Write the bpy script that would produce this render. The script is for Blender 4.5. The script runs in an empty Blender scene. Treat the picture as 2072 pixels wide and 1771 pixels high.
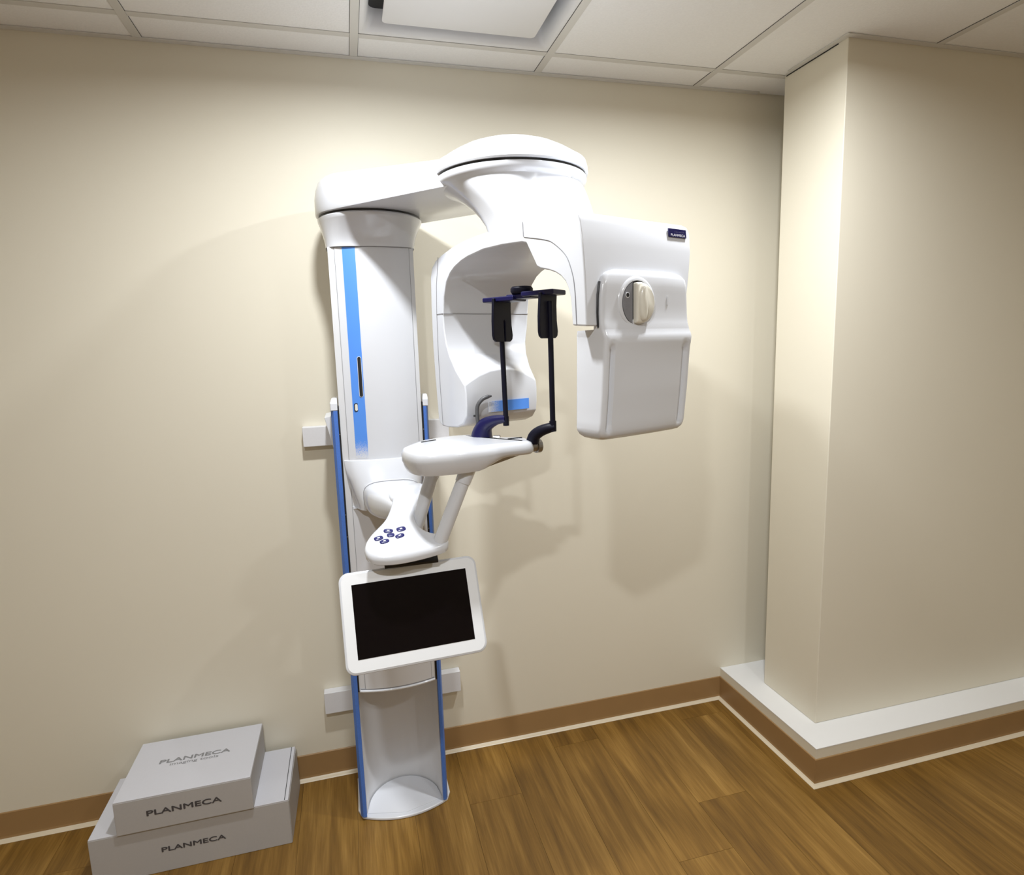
import bpy, bmesh, math, random
from mathutils import Vector, Matrix
random.seed(7)
sc = bpy.context.scene
COL = sc.collection

# ------------------------------------------------------------------ camera
CAM = Vector((1.0997, -2.1516, 1.5500))
YAW, PITCH, ROLL, FPX = 0.2594, -0.1506, -0.0304, 1229.45
fw = Vector((math.sin(YAW)*math.cos(PITCH), math.cos(YAW)*math.cos(PITCH), math.sin(PITCH)))
rt = fw.cross(Vector((0, 0, 1))).normalized()
up = rt.cross(fw)
r2 = math.cos(ROLL)*rt + math.sin(ROLL)*up
u2 = -math.sin(ROLL)*rt + math.cos(ROLL)*up
cd = bpy.data.cameras.new('camera')
cam = bpy.data.objects.new('camera', cd)
COL.objects.link(cam)
cam.matrix_world = Matrix(((r2.x, u2.x, -fw.x, CAM.x), (r2.y, u2.y, -fw.y, CAM.y), (r2.z, u2.z, -fw.z, CAM.z), (0, 0, 0, 1)))
cd.sensor_fit = 'HORIZONTAL'; cd.sensor_width = 36.0
cd.lens = FPX/2072*36.0
cd.clip_start = 0.02
sc.camera = cam

# ------------------------------------------------------------------ world, lights, exposure
w = bpy.data.worlds.new('world'); sc.world = w
w.use_nodes = True
w.node_tree.nodes['Background'].inputs[0].default_value = (1, 1, 1, 1)
w.node_tree.nodes['Background'].inputs[1].default_value = 0.0
sc.view_settings.view_transform = 'Standard'
sc.view_settings.look = 'None'
sc.view_settings.gamma = 1.0
sc.view_settings.use_curve_mapping = False
sc.view_settings.exposure = 0.13
H = 2.468

def downlight(name, x, y, power, spread=171, size=0.09, color=(0.95, 0.98, 1.0)):
    l = bpy.data.lights.new(name, 'AREA')
    l.shape = 'DISK'; l.size = size; l.energy = power; l.color = color
    l.spread = math.radians(spread)
    o = bpy.data.objects.new(name, l); COL.objects.link(o)
    o.location = (x, y, H-0.012)
    return o
downlight('ceiling_downlight_lamp', 1.12, -0.82, 17.5)
downlight('ceiling_downlight_lamp', 2.14, -0.87, 18)
downlight('ceiling_downlight_lamp', 0.85, -2.30, 21)
downlight('ceiling_downlight_lamp', 2.40, -2.30, 9)

# ------------------------------------------------------------------ materials
def new_mat(name):
    m = bpy.data.materials.new(name); m.use_nodes = True
    nt = m.node_tree; b = nt.nodes['Principled BSDF']
    return m, nt, b
def mat(name, col, rough=0.5, metal=0.0, coat=0.0, spec=0.5, noise=0.0, nscale=60, bump=0.0):
    m, nt, b = new_mat(name)
    b.inputs['Base Color'].default_value = (*col, 1)
    b.inputs['Roughness'].default_value = rough
    b.inputs['Metallic'].default_value = metal
    b.inputs['Coat Weight'].default_value = coat
    b.inputs['Coat Roughness'].default_value = 0.08
    b.inputs['Specular IOR Level'].default_value = spec
    if noise or bump:
        tc = nt.nodes.new('ShaderNodeTexCoord'); n = nt.nodes.new('ShaderNodeTexNoise')
        n.inputs['Scale'].default_value = nscale; n.inputs['Detail'].default_value = 4
        nt.links.new(tc.outputs['Object'], n.inputs['Vector'])
        if noise:
            mx = nt.nodes.new('ShaderNodeMix'); mx.data_type = 'RGBA'
            mx.inputs['A'].default_value = (*[c*(1-noise) for c in col], 1)
            mx.inputs['B'].default_value = (*[min(1, c*(1+noise)) for c in col], 1)
            nt.links.new(n.outputs['Fac'], mx.inputs['Factor'])
            nt.links.new(mx.outputs['Result'], b.inputs['Base Color'])
        if bump:
            bp = nt.nodes.new('ShaderNodeBump'); bp.inputs['Strength'].default_value = bump
            bp.inputs['Distance'].default_value = 0.002
            nt.links.new(n.outputs['Fac'], bp.inputs['Height'])
            nt.links.new(bp.outputs['Normal'], b.inputs['Normal'])
    return m

M = {}
M['wall'] = mat('cream_wall_paint', (0.81, 0.76, 0.635), 0.55, noise=0.015, nscale=3, bump=0.04)
M['ledge_side'] = M['wall']
M['white_ledge'] = mat('white_ledge_laminate', (0.86, 0.86, 0.86), 0.35, noise=0.01, nscale=30)
M['tile'] = mat('ceiling_tile_fibre', (0.88, 0.88, 0.88), 0.9, noise=0.05, nscale=160, bump=0.35)
M['tbar'] = mat('ceiling_grid_metal', (0.68, 0.67, 0.64), 0.5)
M['diff'] = mat('diffuser_metal', (0.78, 0.78, 0.79), 0.45)
M['darkgap'] = mat('dark_gap', (0.03, 0.03, 0.03), 0.8)
M['underlay'] = mat('brown_underlay', (0.10, 0.06, 0.025), 0.8)
M['base'] = mat('brown_vinyl_base', (0.36, 0.215, 0.09), 0.42, noise=0.06, nscale=12)
M['toe'] = mat('vinyl_toe_painted_highlight', (0.72, 0.62, 0.46), 0.4)  # brown vinyl toe catching light from above: the highlight is put into the colour
M['white'] = mat('glossy_white_plastic', (0.72, 0.735, 0.78), 0.22, coat=0.35, noise=0.004, nscale=8)
M['white_satin'] = mat('satin_white_metal', (0.75, 0.76, 0.79), 0.35, noise=0.006, nscale=20)
M['offwhite'] = mat('ivory_plastic', (0.80, 0.77, 0.68), 0.25, coat=0.3)
M['seam'] = mat('seam_grey', (0.30, 0.30, 0.32), 0.7)
M['black'] = mat('black_rubber', (0.012, 0.012, 0.014), 0.45)
M['navy'] = mat('navy_plastic', (0.005, 0.005, 0.06), 0.35, coat=0.1)
M['blackblue'] = mat('blue_black_plastic', (0.004, 0.004, 0.014), 0.5, spec=0.25)
M['key'] = mat('navy_key', (0.02, 0.02, 0.13), 0.3)
M['keylight'] = mat('key_symbol_white', (0.85, 0.86, 0.9), 0.4)
M['rail'] = mat('blue_anodised_rail', (0.075, 0.19, 0.60), 0.4, noise=0.12, nscale=260)
M['steel'] = mat('brushed_steel', (0.36, 0.34, 0.32), 0.35, metal=0.9)
M['greyplastic'] = mat('charcoal_plastic', (0.09, 0.09, 0.095), 0.4, noise=0.2, nscale=200)
M['greydisc'] = mat('grey_disc', (0.22, 0.22, 0.24), 0.45, noise=0.1, nscale=300)
M['screen'] = mat('black_glass_screen', (0.004, 0.0025, 0.003), 0.12, spec=0.22)
M['bezel'] = mat('white_bezel', (0.86, 0.87, 0.89), 0.3)
M['bracket'] = mat('grey_white_bracket', (0.76, 0.76, 0.79), 0.45, noise=0.03, nscale=200)
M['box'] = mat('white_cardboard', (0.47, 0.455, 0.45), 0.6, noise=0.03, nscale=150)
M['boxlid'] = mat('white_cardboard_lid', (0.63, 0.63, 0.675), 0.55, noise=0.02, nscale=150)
M['print'] = mat('dark_print_ink', (0.07, 0.065, 0.07), 0.6)
M['print_light'] = mat('grey_print_ink', (0.25, 0.25, 0.26), 0.6)
M['badge'] = mat('navy_badge', (0.006, 0.006, 0.06), 0.3)
M['badge_txt'] = mat('white_lettering', (0.85, 0.85, 0.9), 0.4)

def fade_mat(name, axis, lo, hi, col, back, flip=False):
    """printed stripe: solid ink that breaks up into a halftone fade along one axis"""
    m, nt, b = new_mat(name)
    tc = nt.nodes.new('ShaderNodeTexCoord'); sx = nt.nodes.new('ShaderNodeSeparateXYZ')
    nt.links.new(tc.outputs['Generated'], sx.inputs[0])
    mr = nt.nodes.new('ShaderNodeMapRange')
    mr.inputs['From Min'].default_value = lo; mr.inputs['From Max'].default_value = hi
    if flip:
        mr.inputs['To Min'].default_value = 1; mr.inputs['To Max'].default_value = 0
    nt.links.new(sx.outputs[axis], mr.inputs['Value'])
    n = nt.nodes.new('ShaderNodeTexVoronoi'); n.inputs['Scale'].default_value = 620
    nt.links.new(tc.outputs['Object'], n.inputs['Vector'])
    ad = nt.nodes.new('ShaderNodeMath'); ad.operation = 'MULTIPLY_ADD'
    ad.inputs[1].default_value = 0.5; 
    nt.links.new(n.outputs['Distance'], ad.inputs[0]); nt.links.new(mr.outputs['Result'], ad.inputs[2])
    sm = nt.nodes.new('ShaderNodeMapRange'); sm.interpolation_type = 'SMOOTHSTEP'
    sm.inputs['From Min'].default_value = 0.25; sm.inputs['From Max'].default_value = 0.75
    nt.links.new(ad.outputs[0], sm.inputs['Value'])
    mx = nt.nodes.new('ShaderNodeMix'); mx.data_type = 'RGBA'
    mx.inputs['A'].default_value = (*back, 1); mx.inputs['B'].default_value = (*col, 1)
    nt.links.new(sm.outputs['Result'], mx.inputs['Factor'])
    nt.links.new(mx.outputs['Result'], b.inputs['Base Color'])
    b.inputs['Roughness'].default_value = 0.3
    return m
BLUE = (0.10, 0.30, 0.86)
WH = (0.72, 0.735, 0.78)
M['stripe'] = fade_mat('blue_stripe_fading_down', 2, 0.0, 0.17, BLUE, WH)
M['label'] = fade_mat('blue_label_fading_left', 0, 0.0, 0.62, BLUE, WH)

def wood():
    m, nt, b = new_mat('oak_vinyl_plank')
    N = nt.nodes; Lk = nt.links
    tc = N.new('ShaderNodeTexCoord'); oi = N.new('ShaderNodeObjectInfo')
    cmb = N.new('ShaderNodeCombineXYZ')
    ml = N.new('ShaderNodeMath'); ml.operation = 'MULTIPLY'; ml.inputs[1].default_value = 37.0
    Lk.new(oi.outputs['Random'], ml.inputs[0])
    Lk.new(ml.outputs[0], cmb.inputs[0]); Lk.new(ml.outputs[0], cmb.inputs[1]); Lk.new(ml.outputs[0], cmb.inputs[2])
    ad = N.new('ShaderNodeVectorMath'); ad.operation = 'ADD'
    Lk.new(tc.outputs['Object'], ad.inputs[0]); Lk.new(cmb.outputs[0], ad.inputs[1])
    # broad tone streaks along the plank
    mp = N.new('ShaderNodeMapping'); mp.inputs['Scale'].default_value = (11, 1.1, 1)
    Lk.new(ad.outputs[0], mp.inputs['Vector'])
    n1 = N.new('ShaderNodeTexNoise'); n1.inputs['Scale'].default_value = 1.0; n1.inputs['Detail'].default_value = 3; n1.inputs['Distortion'].default_value = 0.6
    Lk.new(mp.outputs[0], n1.inputs['Vector'])
    # cathedral grain: wave bands warped by slow noise
    mp2 = N.new('ShaderNodeMapping'); mp2.inputs['Scale'].default_value = (9, 0.75, 1)
    Lk.new(ad.outputs[0], mp2.inputs['Vector'])
    n2 = N.new('ShaderNodeTexNoise'); n2.inputs['Scale'].default_value = 0.8; n2.inputs['Detail'].default_value = 2
    Lk.new(mp2.outputs[0], n2.inputs['Vector'])
    sn = N.new('ShaderNodeMath'); sn.operation = 'MULTIPLY'; sn.inputs[1].default_value = 46.0
    Lk.new(n2.outputs['Fac'], sn.inputs[0])
    si = N.new('ShaderNodeMath'); si.operation = 'SINE'; Lk.new(sn.outputs[0], si.inputs[0])
    # fine fibre
    mp3 = N.new('ShaderNodeMapping'); mp3.inputs['Scale'].default_value = (240, 9, 1)
    Lk.new(ad.outputs[0], mp3.inputs['Vector'])
    n3 = N.new('ShaderNodeTexNoise'); n3.inputs['Scale'].default_value = 1.0; n3.inputs['Detail'].default_value = 3
    Lk.new(mp3.outputs[0], n3.inputs['Vector'])
    # mid-width streaks
    mp4 = N.new('ShaderNodeMapping'); mp4.inputs['Scale'].default_value = (48, 2.4, 1)
    Lk.new(ad.outputs[0], mp4.inputs['Vector'])
    n4 = N.new('ShaderNodeTexNoise'); n4.inputs['Scale'].default_value = 1.0; n4.inputs['Detail'].default_value = 5; n4.inputs['Roughness'].default_value = 0.62; n4.inputs['Distortion'].default_value = 0.35
    Lk.new(mp4.outputs[0], n4.inputs['Vector'])
    def madd(src, k, acc=None, base=0.0):
        q = N.new('ShaderNodeMath'); q.operation = 'MULTIPLY_ADD'; q.inputs[1].default_value = k
        Lk.new(src, q.inputs[0])
        if acc is None: q.inputs[2].default_value = base
        else: Lk.new(acc, q.inputs[2])
        return q.outputs[0]
    v = madd(n1.outputs['Fac'], 0.62, None, -0.04)
    v = madd(si.outputs[0], 0.035, v)
    v = madd(n4.outputs['Fac'], 0.42, v)
    v = madd(n3.outputs['Fac'], 0.30, v)
    v = madd(oi.outputs['Random'], 0.09, v)
    cr = N.new('ShaderNodeValToRGB'); e = cr.color_ramp.elements
    e[0].position = 0.42; e[0].color = (0.095, 0.044, 0.006, 1)
    e[1].position = 1.02; e[1].color = (0.44, 0.255, 0.070, 1)
    x = e.new(0.66); x.color = (0.20, 0.101, 0.017, 1)
    x = e.new(0.82); x.color = (0.295, 0.160, 0.034, 1)
    Lk.new(v, cr.inputs[0]); Lk.new(cr.outputs[0], b.inputs['Base Color'])
    b.inputs['Roughness'].default_value = 0.42
    bp = N.new('ShaderNodeBump'); bp.inputs['Strength'].default_value = 0.12; bp.inputs['Distance'].default_value = 0.001
    Lk.new(n3.outputs['Fac'], bp.inputs['Height']); Lk.new(bp.outputs['Normal'], b.inputs['Normal'])
    return m
M['wood'] = wood()

# ------------------------------------------------------------------ mesh helpers
def finish(name, me, m, parent=None, smooth=None, bevel=0, seg=3, sub=0):
    if XF is not None: me.transform(XF)
    o = bpy.data.objects.new(name, me); COL.objects.link(o)
    if m: me.materials.append(M[m] if isinstance(m, str) else m)
    if parent is not None:
        o.parent = parent
        o.matrix_parent_inverse = WINV.get(parent.name, Matrix.Identity(4))
    if smooth is not None:
        for p in me.polygons: p.use_smooth = True
        if smooth < 179: me.set_sharp_from_angle(angle=math.radians(smooth))
    if sub:
        s = o.modifiers.new('subd', 'SUBSURF'); s.levels = sub; s.render_levels = sub
    if bevel:
        for p in me.polygons: p.use_smooth = True
        b = o.modifiers.new('bevel', 'BEVEL'); b.width = bevel; b.segments = seg
        b.limit_method = 'ANGLE'; b.angle_limit = math.radians(32); b.harden_normals = True
    return o
WINV = {}
XF = None          # mesh transform, set while the support parts scaled about the camera are built
def pydata(name, v, f, m, parent=None, **k):
    me = bpy.data.meshes.new(name); me.from_pydata([tuple(x) for x in v], [], f)
    bm = bmesh.new(); bm.from_mesh(me); bmesh.ops.recalc_face_normals(bm, faces=bm.faces); bm.to_mesh(me); bm.free()
    me.update()
    return finish(name, me, m, parent, **k)
def box_vf(x0, x1, y0, y1, z0, z1):
    v = [(x0,y0,z0),(x1,y0,z0),(x1,y1,z0),(x0,y1,z0),(x0,y0,z1),(x1,y0,z1),(x1,y1,z1),(x0,y1,z1)]
    f = [(0,3,2,1),(4,5,6,7),(0,1,5,4),(1,2,6,5),(2,3,7,6),(3,0,4,7)]
    return v, f
def box(name, x0, x1, y0, y1, z0, z1, m, parent=None, **k):
    v, f = box_vf(x0, x1, y0, y1, z0, z1); return pydata(name, v, f, m, parent, **k)
def obox(name, c, X, Y, Z, hx, hy, hz, m, parent=None, **k):
    """box with its own axes; half sizes"""
    c = Vector(c); X = Vector(X).normalized(); Y = Vector(Y).normalized(); Z = Vector(Z).normalized()
    v, f = box_vf(-hx, hx, -hy, hy, -hz, hz)
    return pydata(name, [c + X*p[0] + Y*p[1] + Z*p[2] for p in v], f, m, parent, **k)
def loft(name, loops, m, parent=None, caps=(True, True), closed=True, **k):
    n = len(loops[0]); v = [p for l in loops for p in l]; f = []
    for i in range(len(loops)-1):
        for j in range(n if closed else n-1):
            a = i*n+j; b = i*n+(j+1) % n
            f.append((a, b, b+n, a+n))
    if closed and caps[0]: f.append(tuple(range(n))[::-1])
    if closed and caps[1]: f.append(tuple(range((len(loops)-1)*n, len(loops)*n)))
    return pydata(name, v, f, m, parent, **k)
def prism(name, poly, m, parent, to3, d0, d1, **k):
    """extrude a 2D polygon; to3(u, v, d) -> world point"""
    return loft(name, [[to3(u, v, d) for u, v in poly] for d in (d0, d1)], m, parent, **k)
def tube(name, path, rad, m, parent=None, seg=10, **k):
    path = [Vector(p) for p in path]; loops = []; n = len(path)
    if not hasattr(rad, '__len__'): rad = [rad]*n
    t0 = (path[1]-path[0]).normalized()
    ref = Vector((0,0,1)) if abs(t0.z) < 0.9 else Vector((1,0,0))
    nx = t0.cross(ref).normalized()
    for i in range(n):
        t = (path[min(i+1,n-1)]-path[max(i-1,0)]).normalized()
        nx = (nx - t*nx.dot(t)).normalized(); ny = t.cross(nx)
        loops.append([path[i] + rad[i]*(math.cos(2*math.pi*j/seg)*nx + math.sin(2*math.pi*j/seg)*ny) for j in range(seg)])
    k.setdefault('smooth', 50)
    return loft(name, loops, m, parent, **k)
def lathe(name, c, prof, m, parent=None, seg=72, **k):
    loops = [[(c[0]+r*math.cos(2*math.pi*j/seg), c[1]+r*math.sin(2*math.pi*j/seg), z) for j in range(seg)] for r, z in prof]
    k.setdefault('smooth', 35)
    return loft(name, loops, m, parent, caps=(True, True), **k)
def catmull(pts, n=6):
    out = []; P = [Vector(p) for p in pts]; P = [2*P[0]-P[1]] + P + [2*P[-1]-P[-2]]
    for i in range(1, len(P)-2):
        for j in range(n):
            t = j/n; a, b, c, d = P[i-1], P[i], P[i+1], P[i+2]
            out.append(0.5*((2*b)+(c-a)*t+(2*a-5*b+4*c-d)*t*t+(3*b-a-3*c+d)*t**3))
    out.append(P[-2]); return out
def tag(o, label=None, cat=None, group=None, kind=None):
    if label: o['label'] = label
    if cat: o['category'] = cat
    if group: o['group'] = group
    if kind: o['kind'] = kind
    return o
def thing(name, loc, label, cat, group=None):
    o = bpy.data.objects.new(name, None); COL.objects.link(o); o.location = loc
    o.empty_display_size = 0.1
    WINV[o.name] = Matrix.Translation(-Vector(loc))
    return tag(o, label, cat, group)
def text(name, body, cap, width, m, parent, org, X, Y, depth=0.0004, bold=0.0):
    """flat lettering: org = left end of the baseline, cap height and total width are given"""
    cu = bpy.data.curves.new(name, 'FONT'); cu.body = body; cu.size = 1.0
    cu.extrude = 0.0
    o = bpy.data.objects.new(name, cu); COL.objects.link(o)
    bpy.context.view_layer.update()
    me = bpy.data.meshes.new_from_object(o.evaluated_get(bpy.context.evaluated_depsgraph_get()))
    bpy.data.objects.remove(o)
    xs = [v.co.x for v in me.vertices]; ys = [v.co.y for v in me.vertices]
    capu = 0.69
    sx = width/(max(xs)-min(xs)); sy = cap/capu; x0 = min(xs)
    X = Vector(X).normalized(); Y = Vector(Y).normalized(); Z = X.cross(Y)
    org = Vector(org) + Z*depth
    for v in me.vertices:
        v.co = org + X*(v.co.x-x0)*sx + Y*v.co.y*sy
    me.materials.clear()
    if bold:            # heavier strokes: the same outline again, a hair to either side
        bm = bmesh.new(); bm.from_mesh(me)
        for k_, (dx, dy) in enumerate(((bold, 0), (-bold, 0), (0, bold), (0, -bold))):
            g = bmesh.ops.duplicate(bm, geom=[f for f in bm.faces][:len(me.polygons)])
            for v in g['geom']:
                if isinstance(v, bmesh.types.BMVert): v.co += X*dx*cap + Y*dy*cap + Z*(0.00002*(k_+1))
        bm.to_mesh(me); bm.free()
    return finish(name, me, m, parent)

# ------------------------------------------------------------------ room shell
XL, XR, YF = -1.40, 4.30, -4.30
XP, YPB, YPF = 2.6757, -0.158, -0.446      # furred-out pillar wall
XLE, YLE, HL, HB = 2.5757, -0.5652, 0.137, 0.099
floor = tag(box('floor', XL, XR, YF, 0.0, -0.06, -0.004, 'underlay'), kind='structure', label='oak-look vinyl plank floor')
box_kw = dict()
wb = tag(box('wall_back', XL-0.1, XR+0.1, 0.0, 0.1, -0.06, H+0.16, 'wall'), kind='structure', label='cream painted wall behind the x-ray machine')
tag(box('wall_left', XL-0.1, XL, YF, 0.0, -0.06, H+0.16, 'wall'), kind='structure')
tag(box('wall_front', XL-0.1, XR+0.1, YF-0.1, YF, -0.06, H+0.16, 'wall'), kind='structure')
tag(box('wall_side', XR, XR+0.1, YF, 0.0, -0.06, H+0.16, 'wall'), kind='structure')
tag(box('wall_right', XP, XR, YPF, YPB, HL, H+0.05, 'wall', bevel=0.003, seg=2), kind='structure', label='cream boxed-out wall corner standing on the white ledge')
# ledge under the boxed-out wall
ledge = tag(box('trim_1', XLE+0.0005, XR, YLE+0.0005, -0.0005, -0.002, HL-0.003, 'wall'), kind='structure', label='low boxed ledge with a white top in the corner')
box('ledge_top', XLE, XR, YLE, -0.0005, HL-0.003, HL, 'white_ledge', ledge)
# cove base: brown face, toe painted pale as its highlight
def base_run(name, pts, label):
    """pts: plan polyline of the wall face, room on the left-hand side of travel; profile (out, z)"""
    prof = [(0.0005, 0.0), (0.0005, HB), (0.003, HB), (0.0045, HB-0.002), (0.0045, 0.016), (0.006, 0.009)]
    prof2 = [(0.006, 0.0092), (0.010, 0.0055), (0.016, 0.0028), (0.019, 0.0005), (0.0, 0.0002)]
    def mitre(i):
        p = Vector(pts[i])
        def nrm(a, b):
            d = (Vector(b)-Vector(a)).normalized(); return Vector((-d.y, d.x))
        if i == 0: return p, nrm(pts[0], pts[1])
        if i == len(pts)-1: return p, nrm(pts[-2], pts[-1])
        a = nrm(pts[i-1], pts[i]); b = nrm(pts[i], pts[i+1])
        return p, (a+b)/(1+a.dot(b))
    loops1 = []; loops2 = []
    for i in range(len(pts)):
        p, n = mitre(i)
        loops1.append([(p.x+n.x*o, p.y+n.y*o, z) for o, z in prof])
        loops2.append([(p.x+n.x*o, p.y+n.y*o, z) for o, z in prof2])
    o = tag(loft(name, loops1, 'base'), kind='structure', label=label)
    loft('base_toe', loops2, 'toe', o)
    return o
base_run('baseboard_back', [(XLE+0.0005, 0.0), (XL, 0.0)], 'brown vinyl baseboard along the back wall')
base_run('baseboard_right', [(XR, YLE+0.0005), (XLE+0.0005, YLE+0.0005), (XLE+0.0005, 0.0)], 'brown vinyl baseboard around the ledge')

# floor planks (run away from the back wall)
PW, PL_ = 0.186, 1.22
meshes = {}
def plank(x, y1, y0):
    ln = round(y1-y0, 3)
    key = ln
    if key not in meshes:
        v, f = box_vf(0.0004, PW-0.0004, -ln+0.0004, -0.0004, -0.004, 0.0)
        me = bpy.data.meshes.new('plank'); me.from_pydata(v, [], f); me.materials.append(M['wood'])
        meshes[key] = me
    o = bpy.data.objects.new('plank', meshes[key]); COL.objects.link(o)
    o.location = (x, y1, 0.0); o.parent = floor
fixed = {0: -0.103, 1: -0.714, 3: -0.097, -1: -0.95, 2: -0.52, -2: -0.30, -3: -0.83, -4: -0.58, -5: -1.1}
k0 = int(math.floor((XL-1.775)/PW)); k1 = int(math.ceil((XR-1.775)/PW))
for k in range(k0, k1):
    x = 1.775 + k*PW
    e = fixed.get(k, -round(random.choice([0.2, 0.45, 0.7, 0.95, 1.15]), 3))
    y = 0.0; nxt = e
    while y > YF:
        nxt = max(nxt, YF)
        plank(x, y, nxt)
        y = nxt; nxt = y - PL_

# suspended ceiling
ceil = tag(box('ceiling', XL, XR, YF, 0.0, H+0.09, H+0.14, 'tile'), kind='structure', label='suspended ceiling of white fibre tiles in a metal grid')
G = 0.6096; X1 = 1.1846; YB = -0.1513
gx = [X1+G*k for k in range(-5, 7)]; gx = [x for x in gx if XL < x < XR]
gy = [YB-G*k for k in range(0, 8)]; gy = [y for y in gy if y > YF]
xs = [XL]+gx+[XR]; ys = [0.0]+gy+[YF]
tb = 0.012
for i in range(len(xs)-1):
    for j in range(len(ys)-1):
        if abs(xs[i]-X1) < 1e-3 and j == 1: continue      # air diffuser bay
        v, f = box_vf(xs[i]+0.004, xs[i+1]-0.004, ys[j+1]+0.004, ys[j]-0.004, H+0.0025, H+0.018)
        pydata('ceiling_tile', v, f, 'tile', ceil)
for x in gx:
    box('main_tee', x-tb, x+tb, YF, -0.0215, H-0.0005, H+0.0022, 'tbar', ceil)
    for q in (x-tb-0.0011, x+tb): box('tee_shadow_gap', q, q+0.0011, YF, -0.0215, H+0.0012, H+0.0024, 'darkgap', ceil)
for y in gy:
    for i in range(len(xs)-1):
        a = xs[i]+(tb if i else 0.021); b = xs[i+1]-(tb if i < len(xs)-2 else 0.021)
        box('cross_tee', a+0.0005, b-0.0005, y-tb, y+tb, H+0.0004, H+0.0022, 'tbar', ceil)
# wall angle
tr = tag(box('trim_2', XL, XP, -0.021, -0.0005, H-0.0012, H+0.0018, 'tbar'), kind='structure', label='metal wall angle where ceiling meets the back wall')
tr = tag(box('trim_3', XP-0.021, XP-0.0005, YPF-0.0002, YPB-0.04, H-0.0012, H+0.0018, 'tbar'), kind='structure')
box('angle_gap', XP-0.0028, XP-0.0002, YPF+0.04, YPB-0.01, H-0.004, H-0.0014, 'darkgap', tr)
tag(box('trim_4', XP-0.021, XR, YPF-0.021, YPF-0.0005, H-0.0012, H+0.0018, 'tbar'), kind='structure')

# square plaque air diffuser
dcx, dcy = X1+G/2, YB-G/2
dif = thing('air_diffuser', (dcx, dcy, H), 'square white plaque air diffuser set in the ceiling grid', 'air vent')
def sqloop(h, z, r=0.012, n=5):
    out = []
    for qx, qy, a0 in ((1,1,0),(-1,1,90),(-1,-1,180),(1,-1,270)):
        for i in range(n+1):
            a = math.radians(a0+90*i/n)
            out.append((dcx+qx*(h-r)+r*math.cos(a), dcy+qy*(h-r)+r*math.sin(a), z))
    return out
loft('frame', [sqloop(0.2915, H+0.016, .004), sqloop(0.2915, H+0.002, .004), sqloop(0.285, H+0.0015, .006), sqloop(0.278, H+0.006, .01), sqloop(0.271, H+0.016, .014), sqloop(0.265, H+0.035, .02), sqloop(0.262, H+0.06, .02)], 'diff', dif, caps=(False, False), smooth=60)
loft('throat', [sqloop(0.262, H+0.06, .02), sqloop(0.18, H+0.075, .02)], 'darkgap', dif, caps=(False, True))
loft('plaque', [sqloop(0.222, H+0.016, .012), sqloop(0.228, H+0.010, .014), sqloop(0.228, H+0.006, .014), sqloop(0.224, H+0.004, .012)], 'diff', dif, smooth=30)

# ------------------------------------------------------------------ x-ray machine
XC = 1.191
mc = thing('dental_xray_machine', (XC, -0.15, 0.0), 'white panoramic dental x-ray machine with blue rails standing on the floor', 'x-ray machine')

# base plate
def arcfront(x0, x1, ye, yc, n=20):
    xm = (x0+x1)/2; hw = (x1-x0)/2; out = []
    for i in range(n+1):
        x = x0+(x1-x0)*i/n
        out.append((x, ye-(ye-yc)*-1*-1*(1-((x-xm)/hw)**2) if False else ye+(yc-ye)*(1-((x-xm)/hw)**2)))
    return out
fl = [(1.034, -0.06), (1.034, -0.225)] + arcfront(1.048, 1.333, -0.258, -0.297) + [(1.346, -0.228), (1.346, -0.06)]
prism('base_plate', fl, 'white', mc, lambda u, v, d: (u, v, d), 0.0, 0.011, bevel=0.004, seg=3)
# fixed lower column: concave shell
def concave(x0, x1, ye, yb, n=24):
    xm = (x0+x1)/2; hw = (x1-x0)/2
    return [(x0+(x1-x0)*i/n, ye+(yb-ye)*math.sqrt(max(0, 1-((x0+(x1-x0)*i/n-xm)/hw)**2))) for i in range(n+1)]
inner = concave(1.0635, 1.3165, -0.250, -0.125, 28)
shell = inner + [(1.322, -0.250), (1.322, -0.062), (1.058, -0.062), (1.058, -0.250)]
fc = loft('lower_column', [[(u, v, z) for u, v in shell] for z in (0.011, 1.36)], 'white_satin', mc, smooth=40)
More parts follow.
